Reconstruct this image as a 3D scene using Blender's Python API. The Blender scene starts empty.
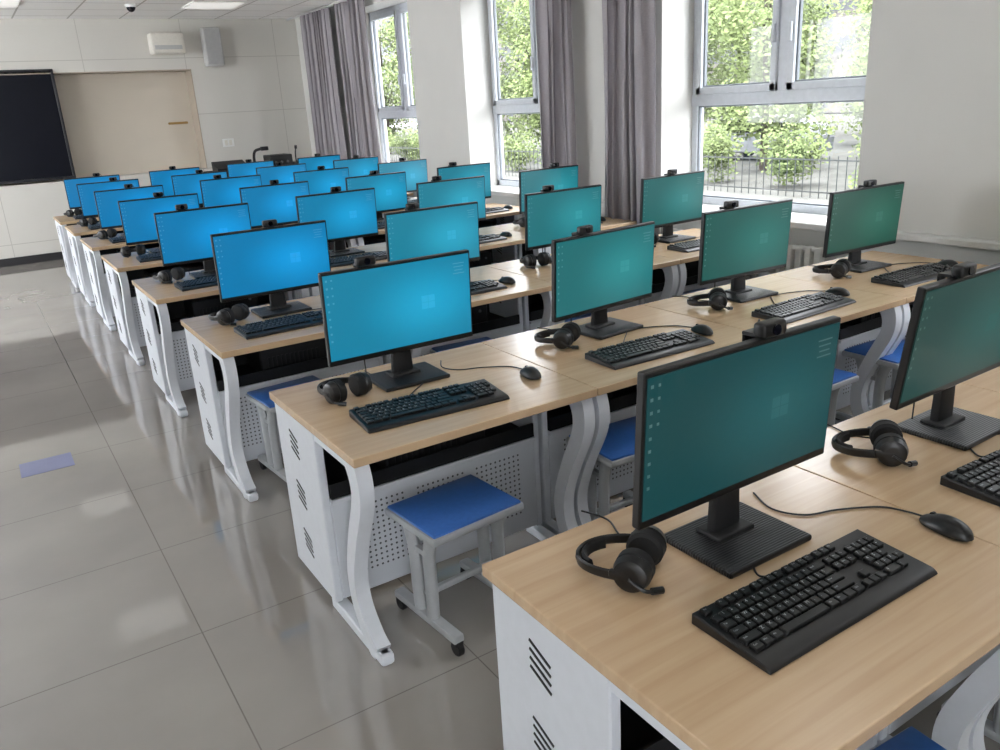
import bpy, bmesh, math, random
from mathutils import Vector, Matrix
random.seed(7)
S=bpy.context.scene
COL=S.collection
try:
    S.view_settings.view_transform='Standard'
except Exception: pass

def lin(c):
    o=[]
    for v in c[:3]:
        v=v/255.0
        o.append(v/12.92 if v<=0.04045 else ((v+0.055)/1.055)**2.4)
    return (o[0],o[1],o[2],1.0)

# ---------------- materials ----------------
def newmat(name):
    m=bpy.data.materials.new(name); m.use_nodes=True
    nt=m.node_tree; b=nt.nodes["Principled BSDF"]
    return m,nt,b
def mat(name,rgb,rough=0.5,metal=0.0,noise=0.04,nscale=30,spec=None,bump=0.0):
    m,nt,b=newmat(name)
    b.inputs["Roughness"].default_value=rough
    b.inputs["Metallic"].default_value=metal
    if spec is not None: b.inputs["Specular IOR Level"].default_value=spec
    tc=nt.nodes.new("ShaderNodeTexCoord"); n=nt.nodes.new("ShaderNodeTexNoise")
    n.inputs["Scale"].default_value=nscale
    nt.links.new(tc.outputs["Object"],n.inputs["Vector"])
    r=nt.nodes.new("ShaderNodeValToRGB")
    c=lin(rgb)
    r.color_ramp.elements[0].position=0.3; r.color_ramp.elements[1].position=0.7
    r.color_ramp.elements[0].color=tuple(v*(1-noise) for v in c[:3])+(1,)
    r.color_ramp.elements[1].color=tuple(min(1,v*(1+noise)) for v in c[:3])+(1,)
    nt.links.new(n.outputs["Fac"],r.inputs["Fac"])
    nt.links.new(r.outputs["Color"],b.inputs["Base Color"])
    return m
def emat(name,rgb,st):
    m,nt,b=newmat(name)
    b.inputs["Base Color"].default_value=(0.8,0.8,0.8,1)
    b.inputs["Emission Color"].default_value=lin(rgb); b.inputs["Emission Strength"].default_value=st
    return m
def math_node(nt,op,a,b=None,c=None):
    n=nt.nodes.new("ShaderNodeMath"); n.operation=op
    for i,v in enumerate((a,b,c)):
        if v is None: continue
        if isinstance(v,(int,float)): n.inputs[i].default_value=v
        else: nt.links.new(v,n.inputs[i])
    return n.outputs[0]

M={}
M['white']=mat("white_powder_coated_metal",(214,218,225),0.38,0,0.02)
M['slot']=mat("dark_slot",(32,32,36),0.8)
M['black']=mat("black_plastic",(16,16,18),0.38,0,0.1)
M['blackmat']=mat("matte_black_plastic",(20,20,22),0.6,0,0.1,200)
M['key']=mat("keycap_black",(15,16,18),0.4,0,0.05)
M['legend']=mat("keycap_legend_white",(180,185,188),0.6)
M['foam']=mat("ear_cushion_foam",(13,13,15),0.75,0,0.2,300)
M['cable']=mat("black_cable",(16,16,17),0.5)
M['darkmetal']=mat("black_sheet_metal",(17,18,21),0.5,0.2)
M['blue']=mat("blue_stool_seat_board",(62,110,186),0.32,0,0.05,60)
M['greytube']=mat("grey_tube_steel",(172,175,178),0.35,0.15)
M['rubber']=mat("black_rubber_caster",(20,20,22),0.6)
M['silver']=mat("silver_trim",(120,122,125),0.3,0.8)
M['lens']=mat("lens_glass",(12,14,24),0.08)
M['plug']=mat("wall_plate_white",(235,235,232),0.4)
M['frame']=mat("window_frame_grey_white",(200,205,212),0.4)
M['alu']=mat("window_gasket_grey",(120,126,132),0.5)
M['speaker']=mat("grey_speaker_shell",(190,190,188),0.5)
M['boxw']=mat("cream_unit_shell",(226,222,212),0.45)
M['brass']=mat("brass_handle",(176,142,88),0.35,0.6)
M['radiator']=mat("radiator_white",(225,224,220),0.4)
M['lectern']=mat("lectern_grey",(168,168,168),0.5)
M['base']=mat("black_baseboard",(30,30,33),0.4)
M['bark']=mat("tree_bark",(60,53,47),0.9,0,0.3,15)
M['fence']=mat("dark_iron_fence",(30,34,34),0.6)
M['carw']=mat("white_car_paint",(110,112,116),0.2)
M['carg']=mat("car_glass_dark",(12,16,20),0.1)
M['curtainrail']=mat("curtain_rail",(200,200,200),0.4,0.4)

# wood
m,nt,b=newmat("maple_laminate_tabletop"); M['wood']=m
tc=nt.nodes.new("ShaderNodeTexCoord"); mp=nt.nodes.new("ShaderNodeMapping")
mp.inputs["Scale"].default_value=(1.2,26,10)
oi=nt.nodes.new("ShaderNodeObjectInfo"); va=nt.nodes.new("ShaderNodeVectorMath"); va.operation='ADD'
sc=nt.nodes.new("ShaderNodeVectorMath"); sc.operation='SCALE'; sc.inputs[0].default_value=(7,3,0)
nt.links.new(oi.outputs["Random"],sc.inputs["Scale"])
nt.links.new(tc.outputs["Object"],va.inputs[0]); nt.links.new(sc.outputs[0],va.inputs[1])
nt.links.new(va.outputs[0],mp.inputs["Vector"])
n=nt.nodes.new("ShaderNodeTexNoise"); n.inputs["Scale"].default_value=1.6; n.inputs["Detail"].default_value=6; n.inputs["Distortion"].default_value=0.6
nt.links.new(mp.outputs[0],n.inputs["Vector"])
r=nt.nodes.new("ShaderNodeValToRGB")
r.color_ramp.elements[0].position=0.3; r.color_ramp.elements[0].color=lin((192,162,128))
r.color_ramp.elements[1].position=0.7; r.color_ramp.elements[1].color=lin((205,177,143))
nt.links.new(n.outputs["Fac"],r.inputs["Fac"]); nt.links.new(r.outputs["Color"],b.inputs["Base Color"])
b.inputs["Roughness"].default_value=0.23; b.inputs["Specular IOR Level"].default_value=0.65

# perforated panel
m,nt,b=newmat("perforated_white_sheet"); M['perf']=m
tc=nt.nodes.new("ShaderNodeTexCoord"); sx=nt.nodes.new("ShaderNodeSeparateXYZ")
nt.links.new(tc.outputs["Object"],sx.inputs[0])
p=0.020
fx=math_node(nt,'SUBTRACT',math_node(nt,'FRACT',math_node(nt,'DIVIDE',math_node(nt,'ADD',sx.outputs[0],20*p),p)),0.5)
fz=math_node(nt,'SUBTRACT',math_node(nt,'FRACT',math_node(nt,'DIVIDE',math_node(nt,'ADD',sx.outputs[2],20*p),p)),0.5)
d2=math_node(nt,'ADD',math_node(nt,'MULTIPLY',fx,fx),math_node(nt,'MULTIPLY',fz,fz))
hole=math_node(nt,'LESS_THAN',d2,0.042)
bx_=math_node(nt,'FRACT',math_node(nt,'DIVIDE',math_node(nt,'ADD',sx.outputs[0],0.36+2.4),0.24))
mk=math_node(nt,'MULTIPLY',math_node(nt,'GREATER_THAN',bx_,0.08),math_node(nt,'LESS_THAN',bx_,0.92))
mz=math_node(nt,'MULTIPLY',math_node(nt,'GREATER_THAN',sx.outputs[2],0.12),math_node(nt,'LESS_THAN',sx.outputs[2],0.38))
mx=math_node(nt,'LESS_THAN',math_node(nt,'ABSOLUTE',sx.outputs[0]),0.36)
f=math_node(nt,'MULTIPLY',math_node(nt,'MULTIPLY',hole,mk),math_node(nt,'MULTIPLY',mz,mx))
mix=nt.nodes.new("ShaderNodeMix"); mix.data_type='RGBA'
mix.inputs[6].default_value=lin((206,210,217)); mix.inputs[7].default_value=lin((72,75,82))
nt.links.new(f,mix.inputs[0]); nt.links.new(mix.outputs[2],b.inputs["Base Color"]); b.inputs["Roughness"].default_value=0.4

# monitor base with fine ribs
m,nt,b=newmat("ribbed_black_base"); M['rib']=m
tc=nt.nodes.new("ShaderNodeTexCoord"); sx=nt.nodes.new("ShaderNodeSeparateXYZ"); nt.links.new(tc.outputs["Object"],sx.inputs[0])
w=math_node(nt,'SINE',math_node(nt,'MULTIPLY',sx.outputs[1],900))
bp=nt.nodes.new("ShaderNodeBump"); bp.inputs["Strength"].default_value=0.6; bp.inputs["Distance"].default_value=0.001
nt.links.new(w,bp.inputs["Height"]); nt.links.new(bp.outputs[0],b.inputs["Normal"])
b.inputs["Base Color"].default_value=lin((20,20,23)); b.inputs["Roughness"].default_value=0.42

# screen
m,nt,b=newmat("lcd_desktop_wallpaper"); M['screen']=m
oi=nt.nodes.new("ShaderNodeObjectInfo"); tc=nt.nodes.new("ShaderNodeTexCoord")
mp=nt.nodes.new("ShaderNodeMapping"); mp.inputs["Location"].default_value=(-0.10,0,0.0); mp.inputs["Scale"].default_value=(1.0,0.0,1.6)
nt.links.new(tc.outputs["Object"],mp.inputs["Vector"])
ln=nt.nodes.new("ShaderNodeVectorMath"); ln.operation='LENGTH'; nt.links.new(mp.outputs[0],ln.inputs[0])
mr=nt.nodes.new("ShaderNodeMapRange"); mr.interpolation_type='SMOOTHSTEP'; mr.inputs["From Min"].default_value=0.0; mr.inputs["From Max"].default_value=0.30
mr.inputs["To Min"].default_value=1.5; mr.inputs["To Max"].default_value=0.88
nt.links.new(ln.outputs["Value"],mr.inputs["Value"])
vm=nt.nodes.new("ShaderNodeVectorMath"); vm.operation='SCALE'
nt.links.new(oi.outputs["Color"],vm.inputs[0]); nt.links.new(mr.outputs[0],vm.inputs["Scale"])
b.inputs["Base Color"].default_value=(0.003,0.004,0.004,1); b.inputs["Roughness"].default_value=0.38; b.inputs["Specular IOR Level"].default_value=0.4
nt.links.new(vm.outputs[0],b.inputs["Emission Color"]); b.inputs["Emission Strength"].default_value=0.95
def screenmix(name,k,wht,st=1.0):
    m,nt,b=newmat(name)
    oi=nt.nodes.new("ShaderNodeObjectInfo"); mx=nt.nodes.new("ShaderNodeMix"); mx.data_type='RGBA'
    mx.inputs[0].default_value=k; mx.inputs[7].default_value=lin(wht)
    nt.links.new(oi.outputs["Color"],mx.inputs[6]); nt.links.new(mx.outputs[2],b.inputs["Emission Color"])
    b.inputs["Emission Strength"].default_value=st; b.inputs["Base Color"].default_value=(0.004,0.006,0.006,1)
    return m
M['icon']=screenmix("desktop_icons",0.11,(210,240,235))
M['logo']=screenmix("wallpaper_light_window",0.012,(190,235,245),1.55)

# floor
m,nt,b=newmat("polished_porcelain_tiles"); M['floor']=m
tc=nt.nodes.new("ShaderNodeTexCoord"); sx=nt.nodes.new("ShaderNodeSeparateXYZ"); nt.links.new(tc.outputs["Object"],sx.inputs[0])
T=0.67
ax=math_node(nt,'ABSOLUTE',math_node(nt,'SUBTRACT',math_node(nt,'FRACT',math_node(nt,'DIVIDE',math_node(nt,'ADD',sx.outputs[0],20*T-0.335+T/2),T)),0.5))
ay=math_node(nt,'ABSOLUTE',math_node(nt,'SUBTRACT',math_node(nt,'FRACT',math_node(nt,'DIVIDE',math_node(nt,'ADD',sx.outputs[1],20*T-1.84+T/2),T)),0.5))
seam=math_node(nt,'LESS_THAN',math_node(nt,'MINIMUM',ax,ay),0.0030)
n=nt.nodes.new("ShaderNodeTexNoise"); n.inputs["Scale"].default_value=1.3; n.inputs["Detail"].default_value=5
nt.links.new(tc.outputs["Object"],n.inputs["Vector"])
r=nt.nodes.new("ShaderNodeValToRGB"); r.color_ramp.elements[0].position=0.3; r.color_ramp.elements[1].position=0.7
r.color_ramp.elements[0].color=lin((138,133,128)); r.color_ramp.elements[1].color=lin((153,148,142))
nt.links.new(n.outputs["Fac"],r.inputs["Fac"])
mix=nt.nodes.new("ShaderNodeMix"); mix.data_type='RGBA'; mix.inputs[7].default_value=lin((112,107,101))
nt.links.new(seam,mix.inputs[0]); nt.links.new(r.outputs["Color"],mix.inputs[6]); nt.links.new(mix.outputs[2],b.inputs["Base Color"])
b.inputs["Roughness"].default_value=0.045; b.inputs["Specular IOR Level"].default_value=1.0; b.inputs["IOR"].default_value=1.65

def panelmat(name,rgb,seamrgb,px,pz,axis,width=0.006,rough=0.5,off=0.0,offz=0.0):
    m,nt,b=newmat(name)
    tc=nt.nodes.new("ShaderNodeTexCoord"); sx=nt.nodes.new("ShaderNodeSeparateXYZ"); nt.links.new(tc.outputs["Object"],sx.inputs[0])
    second = 2 if axis!=3 else 1
    first = 0 if axis in (0,3) else 1
    ax=math_node(nt,'ABSOLUTE',math_node(nt,'SUBTRACT',math_node(nt,'FRACT',math_node(nt,'DIVIDE',math_node(nt,'ADD',sx.outputs[first],20*px+off),px)),0.5))
    az=math_node(nt,'ABSOLUTE',math_node(nt,'SUBTRACT',math_node(nt,'FRACT',math_node(nt,'DIVIDE',math_node(nt,'ADD',sx.outputs[second],20*pz+offz),pz)),0.5))
    s=math_node(nt,'MAXIMUM',math_node(nt,'LESS_THAN',ax,width/px/2*1.0),math_node(nt,'LESS_THAN',az,width/pz/2*1.0))
    n=nt.nodes.new("ShaderNodeTexNoise"); n.inputs["Scale"].default_value=2; nt.links.new(tc.outputs["Object"],n.inputs["Vector"])
    r=nt.nodes.new("ShaderNodeValToRGB"); c=lin(rgb)
    r.color_ramp.elements[0].color=tuple(v*.97 for v in c[:3])+(1,); r.color_ramp.elements[1].color=tuple(min(1,v*1.03) for v in c[:3])+(1,)
    nt.links.new(n.outputs["Fac"],r.inputs["Fac"])
    mix=nt.nodes.new("ShaderNodeMix"); mix.data_type='RGBA'; mix.inputs[7].default_value=lin(seamrgb)
    nt.links.new(s,mix.inputs[0]); nt.links.new(r.outputs["Color"],mix.inputs[6]); nt.links.new(mix.outputs[2],b.inputs["Base Color"])
    b.inputs["Roughness"].default_value=rough
    return m
M['wallf']=panelmat("front_wall_panels",(212,209,202),(184,180,173),1.25,0.72,0,0.008,0.45,0.3,0.1)
M['wallr']=mat("window_wall_paint",(208,207,203),0.6,0,0.015,3)
M['walls']=mat("side_wall_paint",(222,220,214),0.6,0,0.015,3)
M['ceil']=panelmat("ceiling_grid_tiles",(250,249,247),(196,193,188),0.6,0.6,3,0.02,0.8)
M['alcove']=mat("beige_board_panel",(212,202,187),0.55,0,0.03,2)
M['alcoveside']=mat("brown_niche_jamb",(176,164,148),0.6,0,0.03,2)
M['board']=mat("navy_black_board_glass",(10,13,24),0.35,0,0.02,30,0.2)
M['boardframe']=mat("board_frame_dark",(40,40,44),0.4,0.3)
M['sill']=mat("sill_stone_white",(212,212,210),0.35,0,0.02)

# curtain
m,nt,b=newmat("mauve_grey_curtain_fabric"); M['curtain']=m
tc=nt.nodes.new("ShaderNodeTexCoord"); n=nt.nodes.new("ShaderNodeTexNoise"); n.inputs["Scale"].default_value=120
nt.links.new(tc.outputs["Object"],n.inputs["Vector"])
r=nt.nodes.new("ShaderNodeValToRGB"); r.color_ramp.elements[0].color=lin((150,145,150)); r.color_ramp.elements[1].color=lin((172,167,172))
nt.links.new(n.outputs["Fac"],r.inputs["Fac"]); nt.links.new(r.outputs[0],b.inputs["Base Color"]); b.inputs["Roughness"].default_value=0.9

# glass
m=bpy.data.materials.new("window_glass"); m.use_nodes=True; nt=m.node_tree; M['glass']=m
nt.nodes.clear(); o=nt.nodes.new("ShaderNodeOutputMaterial"); t=nt.nodes.new("ShaderNodeBsdfTransparent"); g=nt.nodes.new("ShaderNodeBsdfGlossy")
g.inputs["Roughness"].default_value=0.02; mx=nt.nodes.new("ShaderNodeMixShader"); mx.inputs[0].default_value=0.02
nt.links.new(t.outputs[0],mx.inputs[1]); nt.links.new(g.outputs[0],mx.inputs[2]); nt.links.new(mx.outputs[0],o.inputs[0])

# leaves
m,nt,b=newmat("spring_leaves"); M['leaf']=m
tc=nt.nodes.new("ShaderNodeTexCoord"); n=nt.nodes.new("ShaderNodeTexNoise"); n.inputs["Scale"].default_value=1.2
nt.links.new(tc.outputs["Object"],n.inputs["Vector"])
r=nt.nodes.new("ShaderNodeValToRGB"); r.color_ramp.elements[0].position=.3; r.color_ramp.elements[1].position=.7
r.color_ramp.elements[0].color=lin((82,92,62)); r.color_ramp.elements[1].color=lin((108,120,78))
nt.links.new(n.outputs["Fac"],r.inputs["Fac"]); nt.links.new(r.outputs[0],b.inputs["Base Color"]); b.inputs["Roughness"].default_value=1.0; b.inputs["Specular IOR Level"].default_value=0.1
M['ground']=mat("outdoor_paving",(66,66,62),0.9,0,0.2,1.5)
M['bldg']=panelmat("apartment_facade",(76,72,69),(60,61,65),3.0,2.8,1,1.1,0.8)
M['lamp']=emat("ceiling_led_diffuser",(255,252,245),3.5)  # glow of the added fill panels
M['lampoff']=emat("ceiling_led_diffuser_unlit",(255,252,245),0.5)  # fainter glow for the added panels further down the room
M['sticker']=mat("pale_blue_floor_sticker",(122,128,166),0.08,0,0.02,20)  # tint of the bluish reflection painted on the floor

# ---------------- mesh helpers ----------------
def merge(bm,t,mi):
    me=bpy.data.meshes.new("tmp"); 
    for f in t.faces: f.material_index=mi
    t.to_mesh(me); bm.from_mesh(me); bpy.data.meshes.remove(me); t.free()
def box(bm,c,s,mi=0,bev=0.0,seg=1,rot=None,taper=None):
    t=bmesh.new(); bmesh.ops.create_cube(t,size=1.0)
    for v in t.verts:
        v.co=Vector((v.co.x*s[0],v.co.y*s[1],v.co.z*s[2]))
        if taper and v.co.z>0: v.co.x*=taper[0]; v.co.y*=taper[1]
    if bev>0: bmesh.ops.bevel(t,geom=list(t.edges),offset=bev,segments=seg,affect='EDGES',profile=0.5)
    if rot is not None: bmesh.ops.rotate(t,verts=t.verts,cent=(0,0,0),matrix=rot)
    bmesh.ops.translate(t,verts=t.verts,vec=c)
    merge(bm,t,mi)
def tube(bm,pts,r,seg=8,mi=0,sq=(1,1)):
    pts=[Vector(p) for p in pts]; rings=[]
    t=bmesh.new(); up=None
    for i,p in enumerate(pts):
        d=(pts[min(i+1,len(pts)-1)]-pts[max(i-1,0)]).normalized()
        if up is None: up=Vector((0,0,1)) if abs(d.z)<0.9 else Vector((0,1,0))
        a=d.cross(up).normalized(); b_=a.cross(d).normalized(); up=b_
        rr=r[i] if isinstance(r,(list,tuple)) else r
        rings.append([t.verts.new(p+a*math.cos(2*math.pi*k/seg)*rr*sq[0]+b_*math.sin(2*math.pi*k/seg)*rr*sq[1]) for k in range(seg)])
    for i in range(len(rings)-1):
        for k in range(seg):
            t.faces.new((rings[i][k],rings[i][(k+1)%seg],rings[i+1][(k+1)%seg],rings[i+1][k]))
    t.faces.new(rings[0][::-1]); t.faces.new(rings[-1])
    bmesh.ops.recalc_face_normals(t,faces=t.faces)
    merge(bm,t,mi)
def cyl(bm,p0,p1,r,seg=16,mi=0,bev=0.0):
    p0=Vector(p0);p1=Vector(p1)
    if bev>0:
        d=(p1-p0).normalized()
        tube(bm,[p0,p0+d*0.0001,p0+d*bev,p1-d*bev,p1-d*0.0001,p1],[r-bev,r-bev,r,r,r-bev,r-bev],seg,mi)
    else: tube(bm,[p0,p1],r,seg,mi)
def prism(bm,outline,axis,lo,hi,mi=0,bev=0):
    t=bmesh.new()
    def P(a,b,c):
        return {'x':(c,a,b),'y':(a,c,b),'z':(a,b,c)}[axis]
    v0=[t.verts.new(P(a,b,lo)) for a,b in outline]; v1=[t.verts.new(P(a,b,hi)) for a,b in outline]
    t.faces.new(v0); t.faces.new(v1[::-1]); n=len(v0)
    for i in range(n): t.faces.new((v0[i],v1[i],v1[(i+1)%n],v0[(i+1)%n]))
    bmesh.ops.recalc_face_normals(t,faces=t.faces)
    if bev>0: bmesh.ops.bevel(t,geom=[e for e in t.edges],offset=bev,segments=1,affect='EDGES')
    merge(bm,t,mi)
def spline(pts,n=6):
    out=[]; P=[Vector(p) for p in pts]
    for i in range(len(P)-1):
        p0=P[max(i-1,0)];p1=P[i];p2=P[i+1];p3=P[min(i+2,len(P)-1)]
        for k in range(n):
            t=k/n
            out.append(0.5*((2*p1)+(-p0+p2)*t+(2*p0-5*p1+4*p2-p3)*t*t+(-p0+3*p1-3*p2+p3)*t**3))
    out.append(P[-1]); return out
def ribbon(path,w):
    P=[Vector((p[0],p[1])) for p in path]; L=[];R=[]
    for i,p in enumerate(P):
        d=(P[min(i+1,len(P)-1)]-P[max(i-1,0)]).normalized(); nrm=Vector((-d.y,d.x))
        ww=w[i] if isinstance(w,list) else w
        L.append(p+nrm*ww/2); R.append(p-nrm*ww/2)
    return L,R
def ribbon_solid(bm,path,w,lo,hi,mi=0):
    L,R=ribbon(path,w); t=bmesh.new(); rows=[]
    for l,r_ in zip(L,R):
        rows.append([t.verts.new((lo,l.x,l.y)),t.verts.new((hi,l.x,l.y)),t.verts.new((hi,r_.x,r_.y)),t.verts.new((lo,r_.x,r_.y))])
    for i in range(len(rows)-1):
        for k in range(4): t.faces.new((rows[i][k],rows[i][(k+1)%4],rows[i+1][(k+1)%4],rows[i+1][k]))
    t.faces.new(rows[0][::-1]); t.faces.new(rows[-1])
    bmesh.ops.recalc_face_normals(t,faces=t.faces)
    merge(bm,t,mi)
def obj(name,bm,mats,parent=None,loc=(0,0,0),smooth=True,ang=35,label=None,cat=None,kind=None,rot=None):
    me=bpy.data.meshes.new(name); bm.to_mesh(me); bm.free()
    for mm in mats: me.materials.append(M[mm])
    if smooth:
        for p in me.polygons: p.use_smooth=True
        me.set_sharp_from_angle(angle=math.radians(ang))
    o=bpy.data.objects.new(name,me); COL.objects.link(o); o.location=loc
    if rot: o.rotation_euler=rot
    if parent: o.parent=parent
    if label: o["label"]=label
    if cat: o["category"]=cat
    if kind: o["kind"]=kind
    return o
def root(name,label,cat,loc=(0,0,0),rz=0,group=None):
    o=bpy.data.objects.new(name,None); o.empty_display_size=0.05; COL.objects.link(o)
    o.location=loc; o.rotation_euler=(0,0,rz); o["label"]=label; o["category"]=cat
    if group: o["group"]=group
    return o
def clone(src,loc,rz=0,parent=None):
    o=src.copy(); COL.objects.link(o)
    if parent is None:
        o.location=loc; o.rotation_euler=(0,0,rz)
    else: o.parent=parent
    for c in src.children: clone(c,None,0,o)
    return o
BM=bmesh.new

# ---------------- room shell ----------------
XL,XW,YB,YF,ZC=-3.6,4.42,-3.0,12.0,2.9
XO=4.84
bm=BM(); box(bm,((XL+XO)/2,(YB+YF)/2+0.1,-0.05),(XO-XL+0.4,YF-YB+0.6,0.1)); obj("floor",bm,['floor'],smooth=False,kind="structure",label="polished pale grey-brown floor tiles",cat=None)
bm=BM(); box(bm,((XL+XO)/2,(YB+YF)/2,ZC+0.06),(XO-XL+0.4,YF-YB+0.6,0.12)); obj("ceiling",bm,['ceil'],smooth=False,kind="structure",label="white suspended grid ceiling")
def bx(x0,x1,y0,y1,z0,z1,mi=0): box(bm,((x0+x1)/2,(y0+y1)/2,(z0+z1)/2),(x1-x0,y1-y0,z1-z0),mi)
lops=[(5.6,7.9),(8.5,11.5)]  # unseen side openings added to let in fill light
bm=BM(); bx(XL-0.2,XL,YB-0.1,YF+0.1,0,0.9); bx(XL-0.2,XL,YB-0.1,YF+0.1,2.75,ZC); prev=YB-0.1
for a,b_ in lops: bx(XL-0.2,XL,prev,a,0.9,2.75); prev=b_
bx(XL-0.2,XL,prev,YF+0.1,0.9,2.75)
obj("wall_left",bm,['walls'],smooth=False,kind="structure",label="plain off-white side wall with tall windows")
bops=[(-2.4,-0.6)]  # unseen rear opening added to brighten the room
bm=BM(); bx(XL,XO,YB-0.2,YB,0,0.9); bx(XL,XO,YB-0.2,YB,2.75,ZC); prev=XL
for a,b_ in bops: bx(prev,a,YB-0.2,YB,0.9,2.75); prev=b_
bx(prev,XO,YB-0.2,YB,0.9,2.75)
obj("wall_back",bm,['walls'],smooth=False,kind="structure",label="plain off-white back wall with windows")
wn=5
for a,b_ in lops:
    bm=BM(); x=XL-0.1
    for y in (a+0.03,(a+b_)/2,b_-0.03): bx(x-0.03,x+0.03,y-0.03,y+0.03,0.9,2.75)
    for z in (0.93,1.6,2.72): bx(x-0.03,x+0.03,a,b_,z-0.03,z+0.03)
    obj("window_%d"%wn,bm,['frame'],smooth=False,kind="structure",label="grey-white framed side window"); wn+=1
for a,b_ in bops:
    bm=BM(); y=YB-0.1
    for x in (a+0.03,(a+b_)/2,b_-0.03): bx(x-0.03,x+0.03,y-0.03,y+0.03,0.9,2.75)
    for z in (0.93,1.6,2.72): bx(a,b_,y-0.03,y+0.03,z-0.03,z+0.03)
    obj("window_%d"%wn,bm,['frame'],smooth=False,kind="structure",label="grey-white framed rear window"); wn+=1
# window wall
opens=[(0.13,1.82),(2.97,4.62),(5.72,7.42),(8.53,10.22)]
ZS,ZH=0.76,2.78
bm=BM()
bx(XW,XO,YB,YF,0,ZS)
bx(XW,XO,YB,YF,ZH,ZC)
prev=YB
for a,b_ in opens:
    bx(XW,XO,prev,a,ZS,ZH); prev=b_
bx(XW,XO,prev,YF,ZS,ZH)
obj("wall_right",bm,['wallr'],smooth=False,kind="structure",label="off-white window wall with deep piers")
# front wall w/ alcove
bm=BM(); AX0,AX1,AZ0,AZ1=-3.0,2.88,0.98,2.28
bx(XL,XO,YF,YF+0.35,0,AZ0); bx(XL,XO,YF,YF+0.35,AZ1,ZC); bx(XL,AX0,YF,YF+0.35,AZ0,AZ1); bx(AX1,XO,YF,YF+0.35,AZ0,AZ1)
obj("wall_front",bm,['wallf'],smooth=False,kind="structure",label="pale grey panelled front wall")
bm=BM(); bx(AX0-0.05,AX1+0.05,YF+0.31,YF+0.37,AZ0-0.05,AZ1+0.05)
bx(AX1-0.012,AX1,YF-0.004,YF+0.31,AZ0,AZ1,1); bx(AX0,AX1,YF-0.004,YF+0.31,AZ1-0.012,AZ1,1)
obj("trim_1",bm,['alcove','alcoveside'],smooth=False,kind="structure",label="beige recessed back of the board niche")
bm=BM(); bx(XL,XW,YF-0.015,YF,0,0.1); obj("baseboard_front",bm,['base'],smooth=False,kind="structure",label="black baseboard")
bm=BM(); bx(XW-0.012,XW,YB,YF,0,0.1); obj("baseboard_right",bm,['base'],smooth=False,kind="structure",label="black baseboard")
bm=BM(); box(bm,(XW-0.03,(YB+YF)/2,ZS+0.015),(0.08,YF-YB-0.02,0.04),0,0.006)
for a,b_ in opens: bx(XW,XO-0.11,a,b_,ZS,ZS+0.03)
obj("trim_2",bm,['sill'],smooth=False,kind="structure",label="white stone ledge and window sills")

# windows
XG=4.77
for i,(a,b_) in enumerate(opens):
    bm=BM(); z0,z1,zt=ZS+0.03,ZH,1.55; ym=(a+b_)/2; fw=0.055
    def fr(y0,y1,za,zb,d=0.07,mi=0,xo=0): box(bm,(XG+xo,(y0+y1)/2,(za+zb)/2),(d,y1-y0,zb-za),mi,0.004)
    fr(a,a+fw,z0,z1); fr(b_-fw,b_,z0,z1); fr(a,b_,z0,z0+fw); fr(a,b_,z1-fw,z1); fr(a,b_,zt-0.04,zt+0.04,0.09)
    fr(ym-0.045,ym+0.045,zt,z1,0.08)
    for y0,y1 in ((a+fw,ym-0.045),(ym+0.045,b_-fw)):
        s=0.05; zz0,zz1=zt+0.04,z1-fw
        for q in ((y0,y0+s,zz0,zz1),(y1-s,y1,zz0,zz1),(y0,y1,zz0,zz0+s),(y0,y1,zz1-s,zz1)):
            fr(q[0],q[1],q[2],q[3],0.06,0,-0.03)
        for q in ((y0+s,y0+s+.012,zz0+s,zz1-s),(y1-s-.012,y1-s,zz0+s,zz1-s),(y0+s,y1-s,zz0+s,zz0+s+.012)):
            fr(q[0],q[1],q[2],q[3],0.03,1,-0.02)
    for q in ((a+fw,a+fw+.012,z0+fw,zt-.04),(b_-fw-.012,b_-fw,z0+fw,zt-.04),(a+fw,b_-fw,z0+fw,z0+fw+.012),(a+fw,b_-fw,zt-.052,zt-.04)):
        fr(q[0],q[1],q[2],q[3],0.03,1,-0.01)
    for hy in (ym-0.07,ym+0.07):
        box(bm,(XG-0.075,hy,1.95),(0.02,0.025,0.12),0,0.005)
    w=obj("window_%d"%(i+1),bm,['frame','alu'],smooth=False,kind="structure",label="grey-white aluminium casement window over a fixed pane")
    bm=BM(); box(bm,(XG+0.01,ym,(z0+z1)/2),(0.006,b_-a-0.02,z1-z0-0.02))
    g=obj("glass",bm,['glass'],parent=w,smooth=False)

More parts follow.
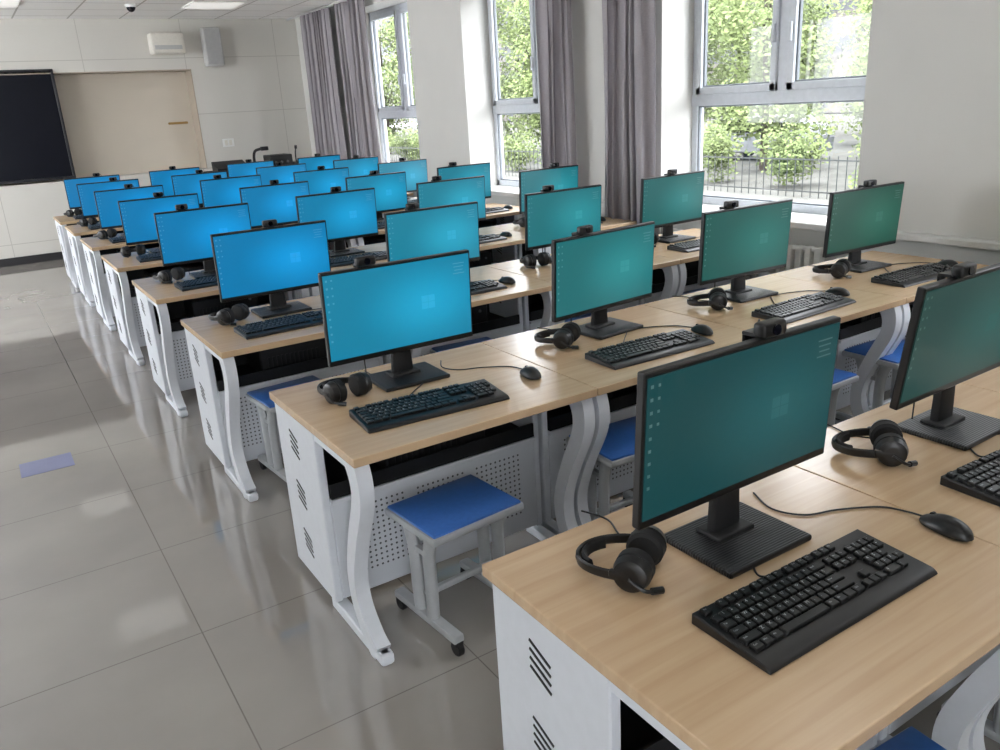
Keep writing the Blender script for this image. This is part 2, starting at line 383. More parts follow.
# curtains
def curtain(y0,y1,folds,label,x=4.27,amp=0.045,ztop=2.86,zbot=0.60):
    bm=BM(); n=folds*12; rows=12; vs=[]
    ph=random.random()*6; jit=[random.uniform(0.5,1.3) for _ in range(folds+3)]
    ph2=random.random()*6
    def wob(u): return u+0.045*math.sin(2*math.pi*u*1.7+ph)+0.02*math.sin(2*math.pi*u*3.3+ph2)
    for r_ in range(rows+1):
        t=r_/rows; z=zbot+(ztop-zbot)*t; row=[]
        for k in range(n+1):
            u=k/n; w_=wob(u); f_=max(0,min(folds+1,u*folds)); i0=int(f_); a0=jit[i0]*(1-(f_-i0))+jit[i0+1]*(f_-i0)
            A=amp*a0*(1.0-0.3*t)
            yy=y0+(y1-y0)*u+0.016*math.sin(w_*folds*4*math.pi+ph)+0.012*math.sin(t*5+u*6+ph2)
            xx=x+A*math.sin(w_*folds*2*math.pi+0.35*math.sin(t*4+ph+u*5))+0.012*math.sin(w_*folds*5*math.pi+ph2)
            row.append(bm.verts.new((xx,yy,z)))
        vs.append(row)
    for r_ in range(rows):
        for k in range(n): bm.faces.new((vs[r_][k],vs[r_][k+1],vs[r_+1][k+1],vs[r_+1][k]))
    o=obj("curtain",bm,['curtain'],label=label,cat="curtain",ang=180); o["group"]="curtains along the window wall"
    md=o.modifiers.new("s",'SOLIDIFY'); md.thickness=0.004
    return o
curtain(4.58,5.06,5,"grey-mauve curtain gathered beside the window pier",amp=0.05)
curtain(5.50,5.90,4,"grey-mauve curtain bunched at the window edge",amp=0.05)
curtain(9.36,10.05,7,"grey-mauve curtain partly covering the far window",x=4.26,amp=0.05)
curtain(10.42,11.3,8,"grey-mauve curtain hanging by the room corner",x=4.26,amp=0.05)
bm=BM(); cyl(bm,(4.27,2.95,2.875),(4.27,11.9,2.875),0.014,10); obj("curtain_rail",bm,['curtainrail'],label="slim metal curtain rail under the ceiling",cat="curtain rail")

# radiators
for (a,b_) in opens[1:3]:
    rt=root("radiator","white finned panel radiator below the window","radiator",(4.33,(a+b_)/2,0),group="radiators under the windows")
    bm=BM(); L=1.4
    for k in range(20):
        y=-L/2+L*(k+0.5)/20; box(bm,(0,y,0.40),(0.06,0.045,0.52),0,0.012,2)
    obj("fins",bm,['radiator'],rt)
    bm=BM(); cyl(bm,(0,-L/2-0.03,0.16),(0,L/2+0.03,0.16),0.018,10); cyl(bm,(0,-L/2-0.03,0.64),(0,L/2+0.03,0.64),0.018,10)
    cyl(bm,(0,-L/2+0.05,0),(0,-L/2+0.05,0.16),0.012,8); cyl(bm,(0,L/2-0.05,0),(0,L/2-0.05,0.16),0.012,8)
    obj("pipe",bm,['radiator'],rt)

# front wall objects
rt=root("blackboard","large navy-black smart blackboard in a dark frame","blackboard",(-0.55,YF+0.02,0))
bm=BM(); 
for q in ((-1.75,0,1.665,0.03,0.1,1.32),(1.75,0,1.665,0.03,0.1,1.32),(0,0,2.31,3.5,0.1,0.03),(0,0,1.02,3.5,0.1,0.03)):
    box(bm,q[:3],q[3:],0,0.004)
obj("frame",bm,['boardframe'],rt,smooth=False)
bm=BM(); box(bm,(0,0.01,1.665),(3.47,0.06,1.27)); obj("board_surface",bm,['board'],rt,smooth=False)
rt=root("cabinet_handle","small brass-coloured handle on the beige panel","handle",(2.66,YF+0.31,1.60))
bm=BM(); box(bm,(0,-0.015,0),(0.26,0.03,0.03),0,0.006); obj("bar",bm,['brass'],rt)
rt=root("wall_projector_unit","cream boxy unit mounted high on the wall","wall unit",(2.60,YF,2.47))
bm=BM(); box(bm,(0,-0.10,0.12),(0.42,0.20,0.26),0,0.03,3); obj("housing",bm,['boxw'],rt)
bm=BM(); box(bm,(0,-0.202,0.07),(0.34,0.008,0.05),0,0.003); obj("grille",bm,['speaker'],rt)
rt=root("wall_speaker","grey box loudspeaker mounted high on the wall","speaker",(3.18,YF,2.28))
bm=BM(); box(bm,(0,-0.10,0.26),(0.24,0.16,0.48),0,0.02,2); box(bm,(0,-0.01,0.26),(0.08,0.02,0.2)); obj("cabinet",bm,['speaker'],rt)
bm=BM(); box(bm,(0,-0.183,0.26),(0.20,0.008,0.43),0,0.003); obj("grille",bm,['lectern'],rt)
rt=root("light_switch","white wall switch plate","switch",(3.22,YF,1.24))
bm=BM(); box(bm,(0,-0.006,0.06),(0.16,0.012,0.11),0,0.003); obj("plate",bm,['plug'],rt)
bm=BM(); box(bm,(-0.03,-0.014,0.06),(0.04,0.006,0.07),0,0.002); obj("rocker",bm,['boxw'],rt)
bm=BM(); box(bm,(0.03,-0.014,0.06),(0.04,0.006,0.07),0,0.002); obj("rocker",bm,['boxw'],rt)
rt=root("dome_camera","white ceiling dome security camera","camera",(2.0,10.6,ZC))
bm=BM(); cyl(bm,(0,0,0),(0,0,-0.03),0.06,20); obj("base",bm,['plug'],rt)
bm=BM(); tube(bm,[(0,0,-0.03),(0,0,-0.05),(0,0,-0.07),(0,0,-0.08)],[0.05,0.045,0.03,0.008],16); obj("dome",bm,['lens'],rt)

bm=BM(); box(bm,(0,0,0.0008),(0.24,0.20,0.0016)); obj("floor_sticker",bm,['sticker'],loc=(0.035,4.47,0.0),smooth=False,label="pale blue rectangular sticker on the floor tiles",cat="sticker")  # thin flat patch stands in for a bluish reflection on the tiles

# lectern with devices
LX,LY=3.30,11.0
rt=root("lectern","grey teacher's console desk near the front wall","desk",(LX,LY,0))
bm=BM(); box(bm,(0,0,0.46),(1.2,0.55,0.92),0,0.01); obj("body",bm,['lectern'],rt)
bm=BM(); box(bm,(0,0,0.95),(1.3,0.62,0.06),0,0.01); obj("worktop",bm,['blackmat'],rt)
ZT=0.98
rt=root("document_camera","black document camera on the console","document camera",(LX-0.05,LY-0.02,ZT))
bm=BM(); box(bm,(0,0,0.02),(0.22,0.2,0.04),0,0.008); obj("base",bm,['black'],rt)
bm=BM(); tube(bm,spline([(0,0,0.03),(0.0,0,0.15),(0.03,0,0.22),(0.12,0,0.24)]),0.018); box(bm,(0.15,0,0.24),(0.10,0.06,0.05),0,0.008); obj("arm",bm,['black'],rt)
rt=root("microphone","black gooseneck microphone on the console","microphone",(LX+0.52,LY,ZT))
bm=BM(); box(bm,(0,0,0.02),(0.14,0.14,0.04),0,0.008); obj("base",bm,['black'],rt)
bm=BM(); tube(bm,spline([(0,0,0.03),(0,0,0.14),(0,-0.04,0.22)]),0.009); tube(bm,[(0,-0.04,0.21),(0,-0.05,0.25)],0.018,10); obj("gooseneck",bm,['black'],rt)
rt=root("control_console","black low control box on the console","control panel",(LX-0.38,LY-0.05,ZT))
bm=BM(); prism(bm,[(-0.14,0),(0.14,0),(0.14,0.12),(-0.14,0.04)],'x',-0.20,0.20); obj("shell",bm,['blackmat'],rt)
rt=root("equipment_box","black stacked equipment box on the console","equipment box",(LX+0.27,LY,ZT))
bm=BM(); box(bm,(0,0,0.075),(0.30,0.3,0.15),0,0.008); obj("case",bm,['blackmat'],rt)
for k in range(3):
    bm=BM(); cyl(bm,(-0.08+k*0.08,-0.15,0.06),(-0.08+k*0.08,-0.165,0.06),0.015,12); obj("knob",bm,['silver'],rt)

# ceiling panels added as fill light, rows nearest the camera brightest
for X in (-2.2,0.6,2.9):
    for Y in (-1.8,0.0,1.8,4.5,7.5,10.5):
        rt=root("ceiling_light","flat square white LED ceiling panel","ceiling light",(X,Y,ZC),group="LED panels in the ceiling")
        bm=BM(); box(bm,(0,0,-0.008),(0.6,0.6,0.016),0,0.003); obj("frame",bm,['plug'],rt,smooth=False)
        bm=BM(); box(bm,(0,0,-0.018),(0.56,0.56,0.004)); obj("diffuser",bm,['lamp' if Y<2.5 else 'lampoff'],rt,smooth=False)

# ---------------- prototypes ----------------
HT=0.70; W=0.88; D=0.75
desk=root("computer_desk","white steel computer desk with a maple laminate top","desk",group="rows of computer desks")
bm=BM(); box(bm,(0,D/2,HT-0.014),(W-0.002,D,0.028),0,0.003,2); obj("tabletop",bm,['wood'],desk,smooth=False)
for sx_ in (-1,1):
    bm=BM(); x=sx_*0.418
    box(bm,(x,0.535,0.357),(0.028,0.38,0.63),0,0.004)
    for zc in (0.56,0.37,0.18):
        for k in range(4):
            z=zc+(k-1.5)*0.021
            rot=Matrix.Rotation(math.radians(20),3,'X')
            for ss in (-1,1):
                box(bm,(x+ss*0.0142,0.555,z),(0.003,0.075,0.0065),1,0,1,rot)
    obj("side_panel",bm,['white','slot'],desk,smooth=False)
path=spline([(0.068,0.674,0),(0.040,0.61,0),(0.048,0.53,0),(0.115,0.39,0),(0.165,0.25,0),(0.155,0.14,0),(0.09,0.055,0),(0.035,0.02,0)],6)
for sx_ in (-1,1):
    bm=BM(); x=sx_*0.408
    n=len(path); ws=[0.078-0.022*math.sin(math.pi*i/(n-1)) for i in range(n)]
    ribbon_solid(bm,[(p.x,p.y) for p in path],ws,x-0.023,x+0.023)
    box(bm,(x,0.20,0.021),(0.042,0.40,0.038),0,0.004)
    box(bm,(x,0.02,0.02),(0.046,0.06,0.04),0,0.012,2)
    box(bm,(x,0.24,0.655),(0.042,0.40,0.034),0,0.003)
    obj("leg",bm,['white'],desk,ang=40)
bm=BM(); box(bm,(0,0.35,0.235),(0.81,0.016,0.37),0,0.003); box(bm,(0,0.342,0.418),(0.81,0.026,0.016),0,0.002)
obj("modesty_panel",bm,['perf'],desk,smooth=False,label="perforated white steel panel")
bm=BM(); box(bm,(0,0.50,0.432),(0.806,0.33,0.008)); box(bm,(0,0.66,0.55),(0.806,0.008,0.24)); box(bm,(0,0.34,0.455),(0.806,0.008,0.05))
obj("equipment_tray",bm,['darkmetal'],desk,smooth=False,label="black sheet-metal tray")
pc=root("desktop_computer","slim black desktop computer in the desk tray","computer",group="desktop computers in the desk trays")
bm=BM(); box(bm,(0,0,0.07),(0.40,0.26,0.14),0,0.006)
for k in range(12): box(bm,(-0.16+k*0.022,-0.131,0.06),(0.012,0.004,0.06),1)
obj("case",bm,['blackmat','darkmetal'],pc,smooth=False)
bm=BM(); cyl(bm,(0.15,-0.129,0.10),(0.15,-0.136,0.10),0.008,14); obj("power_button",bm,['silver'],pc)

# monitor
MW,MH=0.562,0.325
mon=root("monitor","black widescreen monitor showing a teal-blue desktop","monitor",group="monitors on the desks")
ZB=0.122
TILT=math.radians(3)
bm=BM()
box(bm,(0,0.008,0),(MW,0.022,MH),0,0.004,2)
box(bm,(0,0.026,-0.01),(0.36,0.024,0.22),0,0.01,2)
obj("screen_housing",bm,['black'],mon,loc=(0,-0.01,ZB+MH/2),rot=(TILT,0,0),smooth=False)
bm=BM(); yf=-0.0035
box(bm,(0,yf,0.005),(MW-0.014,0.002,MH-0.030),0)
def q(cx,cz,w,h,mi,dy=-0.0012):
    t=bmesh.new(); y=yf+dy
    vs=[t.verts.new(v) for v in ((cx-w/2,y,cz-h/2),(cx+w/2,y,cz-h/2),(cx+w/2,y,cz+h/2),(cx-w/2,y,cz+h/2))]
    t.faces.new(vs); merge(bm,t,mi)
for k in range(9): q(-MW/2+0.018,MH/2-0.028-k*0.026,0.007,0.007,1)
for k in range(4): q(-MW/2+0.036,MH/2-0.028-k*0.026,0.006,0.006,1)
for k in range(4): q(MW/2-0.050,MH/2-0.040-k*0.012,0.046-0.006*(k%3),0.0030,1)
for a in (0,1):
    for c in (0,1): q(0.09+a*0.027,-0.010+c*0.025,0.025,0.023,2)
obj("screen",bm,['screen','icon','logo'],mon,loc=(0,-0.01,ZB+MH/2),rot=(TILT,0,0),smooth=False)
bm=BM(); box(bm,(0,0.035,0.10),(0.085,0.026,0.20),0,0.008,2,None,(0.75,1)); obj("neck",bm,['blackmat'],mon)
bm=BM(); box(bm,(0,0.0,0.007),(0.25,0.20,0.014),0,0.005,2); box(bm,(0,0.03,0.016),(0.11,0.07,0.014),1,0.004,2)
obj("base",bm,['rib','blackmat'],mon,smooth=False)

# webcam
cam_=root("webcam","small black webcam clipped on the monitor","webcam",group="webcams on the monitors")
bm=BM(); box(bm,(0,-0.006,0.020),(0.070,0.031,0.032),0,0.008,3); box(bm,(0,0.022,0.004),(0.045,0.05,0.008),0,0.002); box(bm,(0,0.047,-0.015),(0.036,0.006,0.04),0,0.002)
obj("body",bm,['black'],cam_)
bm=BM(); cyl(bm,(0,-0.020,0.020),(0,-0.025,0.020),0.011,18); obj("lens",bm,['lens'],cam_)
bm=BM(); tube(bm,spline([(0.02,0.04,0.015),(0.05,0.065,0.01),(0.04,0.075,-0.06),(0.0,0.075,-0.2),(0.0,0.08,-0.40)]),0.0022,6); obj("cable",bm,['cable'],cam_)

# keyboard
kb=root("keyboard","full-size black keyboard with white legends","keyboard",group="keyboards on the desks")
bm=BM(); KW,KD=0.49,0.178
prism(bm,[(-KD/2,0.0),(-KD/2,0.006),(-KD/2+0.010,0.012),(-KD/2+0.030,0.014),(KD/2,0.024),(KD/2,0.0)],'x',-KW/2,KW/2,0,0.0025)
obj("body",bm,['black'],kb,ang=30)
u=0.0203; uy=0.0218
rows=[
 [(0,1,'Esc')]+[(2+i,1,'F%d'%(i+1)) for i in range(4)]+[(6.5+i,1,'F%d'%(i+5)) for i in range(4)]+[(11+i,1,'F%d'%(i+9)) for i in range(4)],
 [(i,1,c) for i,c in enumerate("`1234567890-=")]+[(13,2,'Back')],
 [(0,1.5,'Tab')]+[(1.5+i,1,c) for i,c in enumerate("QWERTYUIOP[]")]+[(13.5,1.5,'\\')],
 [(0,1.75,'Caps')]+[(1.75+i,1,c) for i,c in enumerate("ASDFGHJKL;'")]+[(12.75,2.25,'Enter')],
 [(0,2.25,'Shift')]+[(2.25+i,1,c) for i,c in enumerate("ZXCVBNM,./")]+[(12.25,2.75,'Shift')],
 [(0,1.25,'Ctrl'),(1.25,1.25,'Win'),(2.5,1.25,'Alt'),(3.75,6.25,''),(10,1.25,'Alt'),(11.25,1.25,'Fn'),(12.5,1.25,''),(13.75,1.25,'Ctrl')]]
nav=[[(15.4,1,'Pr'),(16.4,1,'Sc'),(17.4,1,'Pa')],[(15.4,1,'Ins'),(16.4,1,'Ho'),(17.4,1,'Pg')],[(15.4,1,'Del'),(16.4,1,'End'),(17.4,1,'Pg')],[],[(16.4,1,'')],[(15.4,1,''),(16.4,1,''),(17.4,1,'')]]
num=[[],[(18.8+i,1,c) for i,c in enumerate(["Num","/","*","-"])],[(18.8+i,1,c) for i,c in enumerate("789+")],[(18.8+i,1,c) for i,c in enumerate("456")],[(18.8+i,1,c) for i,c in enumerate("123")]+[(21.8,1,'En')],[(18.8,2,'0'),(20.8,1,'.')]]
bm=BM(); legends=[]
slope=math.atan2(0.010,KD-0.030)
rk=Matrix.Rotation(slope,3,'X')
for ri in range(6):
    yy=KD/2-0.015-ri*uy-(0.005 if ri>0 else 0)
    zz=0.024-(KD/2-yy)*math.tan(slope)
    for (kx,kw,lb) in rows[ri]+nav[ri]+num[ri]:
        cx=-KW/2+0.012+(kx+kw/2)*u
        box(bm,(cx,yy,zz+0.0035),(kw*u-0.0026,uy-0.0032,0.008),0,0.0012,1,rk,(0.93,0.9))
        if lb: legends.append((lb,cx-(kw*u)/2+0.0045,yy-0.001,zz+0.0080))
obj("keycaps",bm,['key'],kb,smooth=False)
bm=BM()
cache={}
def glyph(txt,size):
    k=(txt,size)
    if k not in cache:
        cu=bpy.data.curves.new("t",'FONT'); cu.body=txt; cu.size=size; cu.resolution_u=1
        to=bpy.data.objects.new("t",cu); COL.objects.link(to); bpy.context.view_layer.update()
        me=bpy.data.meshes.new_from_object(to); bpy.data.objects.remove(to); bpy.data.curves.remove(cu)
        cache[k]=me
    return cache[k]
for (lb,x,y,z) in legends:
    me=glyph(lb,0.0100 if len(lb)==1 else 0.0055)
    t=bmesh.new(); t.from_mesh(me)
    bmesh.ops.rotate(t,verts=t.verts,cent=(0,0,0),matrix=rk); bmesh.ops.translate(t,verts=t.verts,vec=(x,y,z+0.0002)); merge(bm,t,0)
obj("key_legends",bm,['legend'],kb,smooth=False,label="white printed key legends")
for me in cache.values(): bpy.data.meshes.remove(me)
bm=BM(); tube(bm,spline([(-0.02,KD/2,0.012),(-0.03,KD/2+0.03,0.004),(0.02,KD/2+0.09,0.003),(0.10,KD/2+0.17,0.003),(0.16,KD/2+0.26,0.003)]),0.0022,6); obj("cable",bm,['cable'],kb)

# mouse
ms=root("mouse","black wired optical mouse","mouse",group="mice on the desks")
bm=BM(); t=bmesh.new(); bmesh.ops.create_uvsphere(t,u_segments=24,v_segments=14,radius=1)
for v in t.verts:
    x,y,z=v.co
    zz=max(0.0015,(0.006+z*0.030*(1-0.22*y-0.15*y*y)) if z>0 else 0.006+z*0.005)
    v.co=Vector((x*0.033*(1-0.10*math.cos(y*2.2)*(1 if abs(y)<.7 else .5)),y*0.060,zz))
merge(bm,t,0); obj("shell",bm,['black'],ms,ang=60)
bm=BM(); cyl(bm,(-0.0035,0.032,0.024),(0.0035,0.032,0.024),0.007,14); obj("scroll_wheel",bm,['blackmat'],ms)
bm=BM(); tube(bm,spline([(0,0.055,0.010),(0,0.09,0.004),(-0.03,0.14,0.003),(-0.12,0.18,0.003),(-0.20,0.20,0.003),(-0.24,0.26,0.003),(-0.22,0.34,0.003)]),0.0022,6); obj("cable",bm,['cable'],ms)

# headset
hs=root("headset","black padded over-ear headset lying flat on the desk","headset",group="headsets on the desks")
bm=BM(); arc=[]
CR=0.039
for k in range(21):
    a=math.pi*(k/20)-math.pi/2
    arc.append((-0.125*max(0,math.cos(a))**0.8-0.005,0.074*math.sin(a),0.038-0.010*max(0,math.cos(a))))
tube(bm,arc,0.006,8,0,(0.8,1.9)); obj("headband",bm,['black'],hs)
bm=BM(); tube(bm,[(p[0]*0.9,p[1]*0.88,p[2]) for p in arc[5:16]],0.007,8,0,(1.0,2.0)); obj("headband_pad",bm,['foam'],hs)
for s in (-1,1):
    cup=root("ear_cup","","x"); del cup["label"]; del cup["category"]; cup.parent=hs
    bm=BM(); tube(bm,[(0,s*0.082,CR+.001),(0,s*0.0819,CR+.001),(0,s*0.076,CR+.001),(0,s*0.058,CR+.001),(0,s*0.052,CR+.001)],[0.016,0.024,0.034,CR,CR-0.004],24); box(bm,(-0.012,s*0.075,0.040),(0.06,0.014,0.020),0,0.005,2)
    obj("shell",bm,['black'],cup)
    bm=BM(); tube(bm,[(0,s*0.054,CR+.001),(0,s*0.050,CR+.001),(0,s*0.030,CR+.001),(0,s*0.024,CR+.001),(0,s*0.023,CR+.001)],[CR-0.004,CR,CR,0.032,0.018],24); obj("cushion",bm,['foam'],cup)
bm=BM(); tube(bm,spline([(0.0,-0.082,0.038),(0.03,-0.082,0.020),(0.050,-0.06,0.010)]),0.004,6); tube(bm,[(0.042,-0.070,0.014),(0.058,-0.050,0.009)],0.0075,8); obj("microphone_boom",bm,['black'],hs)
bm=BM(); tube(bm,spline([(0.0,0.08,0.02),(-0.02,0.11,0.003),(-0.08,0.13,0.003),(-0.13,0.19,0.003),(-0.20,0.21,0.003)]),0.0022,6); obj("cable",bm,['cable'],hs)

# stool
st=root("stool","blue-topped stool with pale rim on grey steel legs","stool",group="stools under the desks")
bm=BM(); box(bm,(0,0,0.410),(0.333,0.273,0.010),0,0.003,2); obj("seat",bm,['blue'],st)
bm=BM(); box(bm,(0,0,0.394),(0.35,0.29,0.026),0,0.008,2); obj("seat_frame",bm,['greytube'],st,label="pale grey seat rim")
for s in (-1,1):
    bm=BM(); x=s*0.135
    for yy in (-0.045,0.045):
        tube(bm,spline([(x,yy*1.6,0.385),(x,yy,0.30),(x,yy*0.9,0.15),(x,yy*0.8,0.07)]),0.019,12,0,(1,1.3))
    box(bm,(x,0,0.062),(0.040,0.36,0.028),0,0.008,2); box(bm,(x,0,0.30),(0.018,0.08,0.018))
    obj("leg",bm,['greytube'],st)
    for yy in (-0.165,0.165):
        bm=BM(); cyl(bm,(x-0.011,yy,0.026),(x+0.011,yy,0.026),0.026,16,0,0.004); box(bm,(x,yy,0.045),(0.030,0.034,0.02),0,0.005); obj("caster",bm,['rubber'],st)
bm=BM(); box(bm,(0,0,0.14),(0.27,0.025,0.02),0,0.004); obj("crossbar",bm,['greytube'],st)
bm=BM(); box(bm,(0,0.0,0.34),(0.27,0.025,0.02),0,0.004); obj("crossbar",bm,['greytube'],st)

# ---------------- place stations ----------------
rowsY=[0.55,1.98,3.36,4.70,6.00,7.25,8.45,9.60]
colsX=[1.175,2.055,2.935,3.815]
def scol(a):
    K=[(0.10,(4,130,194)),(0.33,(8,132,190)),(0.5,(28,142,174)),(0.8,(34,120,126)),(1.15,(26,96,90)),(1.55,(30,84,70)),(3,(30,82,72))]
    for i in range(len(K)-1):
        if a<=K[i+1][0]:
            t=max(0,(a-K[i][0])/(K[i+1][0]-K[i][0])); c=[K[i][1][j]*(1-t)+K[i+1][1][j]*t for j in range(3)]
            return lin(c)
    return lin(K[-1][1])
protos=[desk,pc,mon,cam_,kb,ms,hs,st]
used=set()
def put(p,loc,rz):
    if p.name in used:
        return clone(p,loc,rz)
    used.add(p.name); p.location=loc; p.rotation_euler=(0,0,rz); return p
R=random.Random(11)
placements=[]
for ri,Y in enumerate(rowsY):
    for ci,X in enumerate(colsX):
        mx_=X+0.045 if ri==0 else X+0.003
        jit=lambda a: R.uniform(-a,a)
        my=Y+0.53+jit(0.015); mrz=math.radians(jit(2.5))
        if (ri,ci)==(1,0): mrz=math.radians(-1)
        if (ri,ci)==(1,1): mrz=math.radians(5); mx_+=0.04
        if (ri,ci)==(0,0): mrz=0; my=Y+0.49
        if (ri,ci)==(0,1): mrz=math.radians(1); mx_+=0.03
        zb=ZB if ri==0 else (ZB-0.02 if (ri,ci)==(1,0) else ZB-0.032+jit(0.005) if ri<4 else ZB-0.045+jit(0.005))
        placements.append(('desk',(X,Y,0),0,ri,ci,0))
        placements.append(('pc',(X+0.02,Y+0.51,0.436),0,ri,ci,0))
        placements.append(('mon',(mx_,my,HT),mrz,ri,ci,zb))
        f={ (0,0):0.055,(1,0):-0.12,(2,0):0.0 }.get((ri,ci),R.choice([-0.12,-0.02,0.05,0.0]))
        wy=-0.012 if (ri,ci)!=(0,1) else -0.03
        placements.append(('cam',(mx_+f*math.cos(mrz),my+f*math.sin(mrz)+wy,HT+zb+MH-0.001),mrz+jit(0.1),ri,ci,0))
        if (ri,ci)==(0,0): k=(X+0.002,Y+0.25,HT,0.0)
        elif (ri,ci)==(0,1): k=(X-0.03,Y+0.27,HT,math.radians(-2))
        elif (ri,ci)==(1,0): k=(X-0.076,Y+0.215,HT,math.radians(-4))
        else: k=(X-0.04+jit(0.02),Y+0.20+jit(0.02),HT,math.radians(jit(3)))
        placements.append(('kb',k[:3],k[3],ri,ci,0))
        placements.append(('ms',((1.52,2.235,HT) if (ri,ci)==(1,0) else (k[0]+0.315 if ri else 1.59 if ci==0 else k[0]+0.33,Y+0.235+jit(0.01),HT)),math.radians(jit(12)),ri,ci,0))
        hr={ (0,0):-58,(0,1):-50,(1,0):-78}.get((ri,ci),R.uniform(-95,-45))
        hx=mx_-(0.25 if ri==0 else 0.25)-(0.045 if (ri,ci)==(0,1) else 0)
        hy=Y+(0.515 if ri==0 else 0.475+jit(0.01))+(0.02 if (ri,ci)==(0,1) else 0)
        placements.append(('hs',(hx,hy,HT),math.radians(hr),ri,ci,0))
        if ri<=4 or ci==0:
            sp={(0,0):(1.15,0.55),(1,0):(1.085,2.065),(1,1):(1.86,2.12),(1,2):(2.9,2.12),(1,3):(3.50,2.10)}.get((ri,ci),(X-0.08+jit(0.06),Y+0.14+jit(0.02)))
            placements.append(('st',(sp[0],sp[1],0),math.radians({(1,0):5}.get((ri,ci),jit(6))),ri,ci,0))
P=dict(desk=desk,pc=pc,mon=mon,cam=cam_,kb=kb,ms=ms,hs=hs,st=st)
for kind,loc,rz,ri,ci,ex in placements:
    o=put(P[kind],loc,rz)
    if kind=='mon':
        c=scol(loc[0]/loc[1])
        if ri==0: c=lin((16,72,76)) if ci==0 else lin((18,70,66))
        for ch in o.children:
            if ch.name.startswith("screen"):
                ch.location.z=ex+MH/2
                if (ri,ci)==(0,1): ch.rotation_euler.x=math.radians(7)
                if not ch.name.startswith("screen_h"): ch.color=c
# ---------------- outside ----------------
bm=BM(); box(bm,(45,20,-0.65),(79,160,0.1)); obj("ground_outside",bm,['ground'],smooth=False,kind="structure",label="pale paved yard outside")
bm=BM(); box(bm,(60,40,12),(10,160,25)); obj("apartment_building",bm,['bldg'],smooth=False,label="beige apartment block beyond the trees",cat="building")
rt=root("metal_fence","dark iron railing fence outside the windows","fence",(14.5,25,-0.6))
bm=BM()
for k in range(300): box(bm,(0,-30+k*0.2,0.42),(0.014,0.014,0.84))
box(bm,(0,0,0.12),(0.03,60,0.025)); box(bm,(0,0,0.76),(0.03,60,0.025))
obj("railings",bm,['fence'],rt,smooth=False)
def foliage(rt,blobs,n,rr,smin,smax):
    vs=[];fs=[]
    for i in range(n):
        b=rr.choice(blobs); d=Vector((rr.gauss(0,1),rr.gauss(0,1),rr.gauss(0,1))).normalized()*b[3]*rr.uniform(0.3,1)
        c=Vector(b[:3])+d; c.z=max(c.z,0.05); a1=Vector((rr.gauss(0,1),rr.gauss(0,1),rr.gauss(0,1))).normalized(); a2=a1.orthogonal().normalized(); s=rr.uniform(smin,smax)
        k=len(vs); vs+= [c-a1*s,c+a2*s*0.6,c+a1*s,c-a2*s*0.6]; fs.append((k,k+1,k+2,k+3))
    me=bpy.data.meshes.new("foliage"); me.from_pydata(vs,[],fs); me.materials.append(M['leaf'])
    o=bpy.data.objects.new("foliage",me); COL.objects.link(o); o.parent=rt; o["kind"]="stuff"
def tree(x,y,h,rad,seed,n=10000):
    rr=random.Random(seed)
    rt=root("tree","leafy spring tree in the yard","tree",(x,y,-0.6),group="trees outside the windows")
    bm=BM(); tube(bm,spline([(0,0,0),(0.05,0.05,h*0.3),(-0.05,0.1,h*0.6),(0.1,0,h*0.9)]),[0.11-0.08*i/18 for i in range(19)],8)
    for k in range(6):
        a=rr.uniform(0,6.28); z=h*rr.uniform(0.3,0.7); tube(bm,[(0,0,z),(math.cos(a)*rad*0.35,math.sin(a)*rad*0.35,z+0.4),(math.cos(a)*rad*0.6,math.sin(a)*rad*0.6,z+0.9)],[0.05,0.03,0.012],6)
    obj("trunk",bm,['bark'],rt)
    blobs=[]
    for _ in range(36):
        a=rr.uniform(0,6.28); q_=rad*0.66*rr.random()**0.5
        blobs.append((q_*math.cos(a),q_*math.sin(a),h*rr.uniform(0.15,1.0),rad*rr.uniform(0.30,0.44)))
    foliage(rt,blobs,n,rr,0.045,0.10)
def shrub(x,y,h,rad,seed):
    rr=random.Random(seed)
    rt=root("shrub","rounded green shrub behind the fence","shrub",(x,y,-0.6),group="shrubs outside the windows")
    foliage(rt,[(rr.uniform(-.45,.45)*rad,rr.uniform(-.45,.45)*rad,h*rr.uniform(.2,.7),rad*.45) for _ in range(8)],2200,rr,0.03,0.07)
ty=[(18.8,11.0),(23.2,13.4),(18.8,15.6),(23.4,22.4),(18.8,20.8),(23.4,26.9),(18.6,25.4),(23,31.6),(18.6,30),(18.8,34.8),(18.8,39.6),(19,45),(19,50),(28,17.8),(28,24.6),(28,10.5),(28,31),(33,20.5),(33,26),(33,14.5)]
for i,(x,y) in enumerate(ty):
    tree(x,y,random.uniform(5.6,7.4),random.uniform(2.1,2.3),i+3)
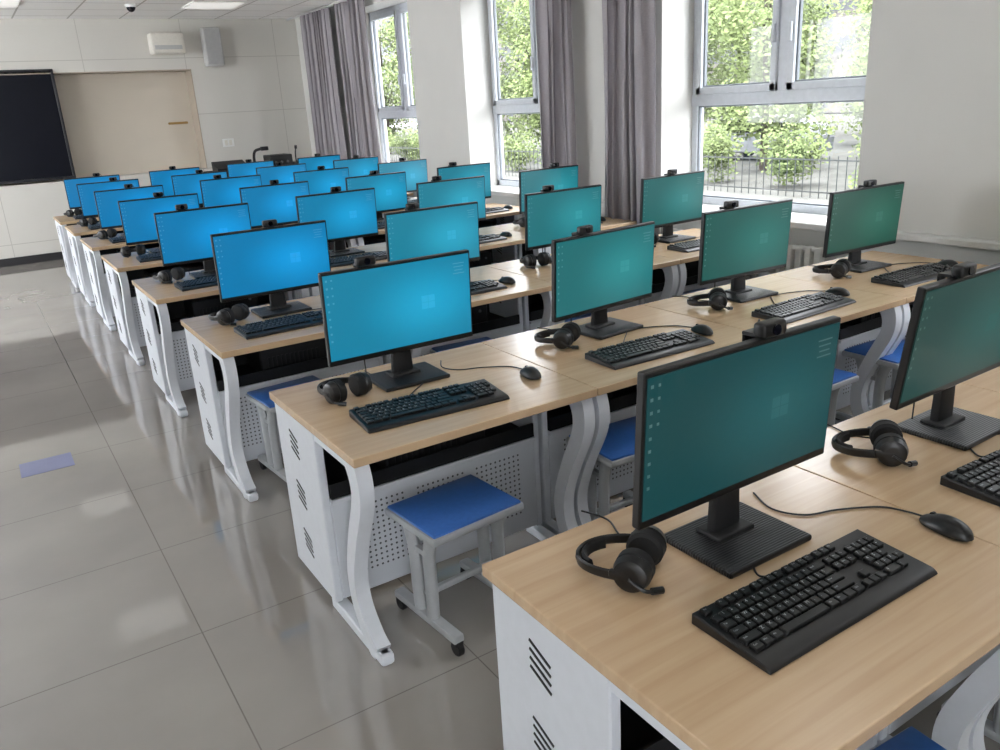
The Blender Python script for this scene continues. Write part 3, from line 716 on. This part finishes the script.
for i in range(17):
    shrub(15.8,10+i*2.2,1.5,1.0,i+90)
rt=root("car","white hatchback parked beyond the fence","car",(21.8,18.1,-0.6),math.radians(90))
bm=BM(); prism(bm,[(-2,0.25),(2,0.25),(2.05,0.7),(1.2,0.85),(0.7,1.35),(-1.2,1.4),(-1.9,0.9),(-2.05,0.7)],'y',-0.8,0.8,0,0.04); obj("body",bm,['carw'],rt,smooth=False)
bm=BM(); prism(bm,[(-1.6,0.88),(1.0,0.88),(0.62,1.27),(-1.1,1.32)],'y',-0.815,0.815); obj("side_window",bm,['carg'],rt,smooth=False)
for a in (-1.3,1.3):
    for s in (-0.75,0.75):
        bm=BM(); cyl(bm,(a,s-0.09,0.31),(a,s+0.09,0.31),0.31,20); obj("wheel",bm,['rubber'],rt)

# ---------------- light ----------------
w=bpy.data.worlds.new("World"); S.world=w; w.use_nodes=True
bg=w.node_tree.nodes["Background"]; bg.inputs[0].default_value=(0.93,0.96,1.0,1); bg.inputs[1].default_value=13.0
sl=bpy.data.lights.new("sun",'SUN'); sl.energy=8; sl.angle=0.02; so=bpy.data.objects.new("sun",sl); COL.objects.link(so)
so.rotation_euler=Vector((0.25,0.15,-1.0)).to_track_quat('-Z','Y').to_euler()

# ---------------- camera ----------------
f=809.0
Xc=Vector((1350,-353,f)).normalized(); Yc=Vector((-548,-240,f)); Yc=(Yc-Xc*Yc.dot(Xc)).normalized(); Zc=Xc.cross(Yc)
if Zc.y>0: Zc=-Zc
right=Vector((Xc.x,Yc.x,Zc.x)); down=Vector((Xc.y,Yc.y,Zc.y)); fwd=Vector((Xc.z,Yc.z,Zc.z))
mtx=Matrix((( right.x,-down.x,-fwd.x,0),(right.y,-down.y,-fwd.y,0),(right.z,-down.z,-fwd.z,1.62),(0,0,0,1)))
cd=bpy.data.cameras.new("camera"); cd.sensor_width=36; cd.lens=f/1000*36; cd.clip_start=0.05; cd.clip_end=300
co=bpy.data.objects.new("camera",cd); COL.objects.link(co); co.matrix_world=mtx
S.camera=co
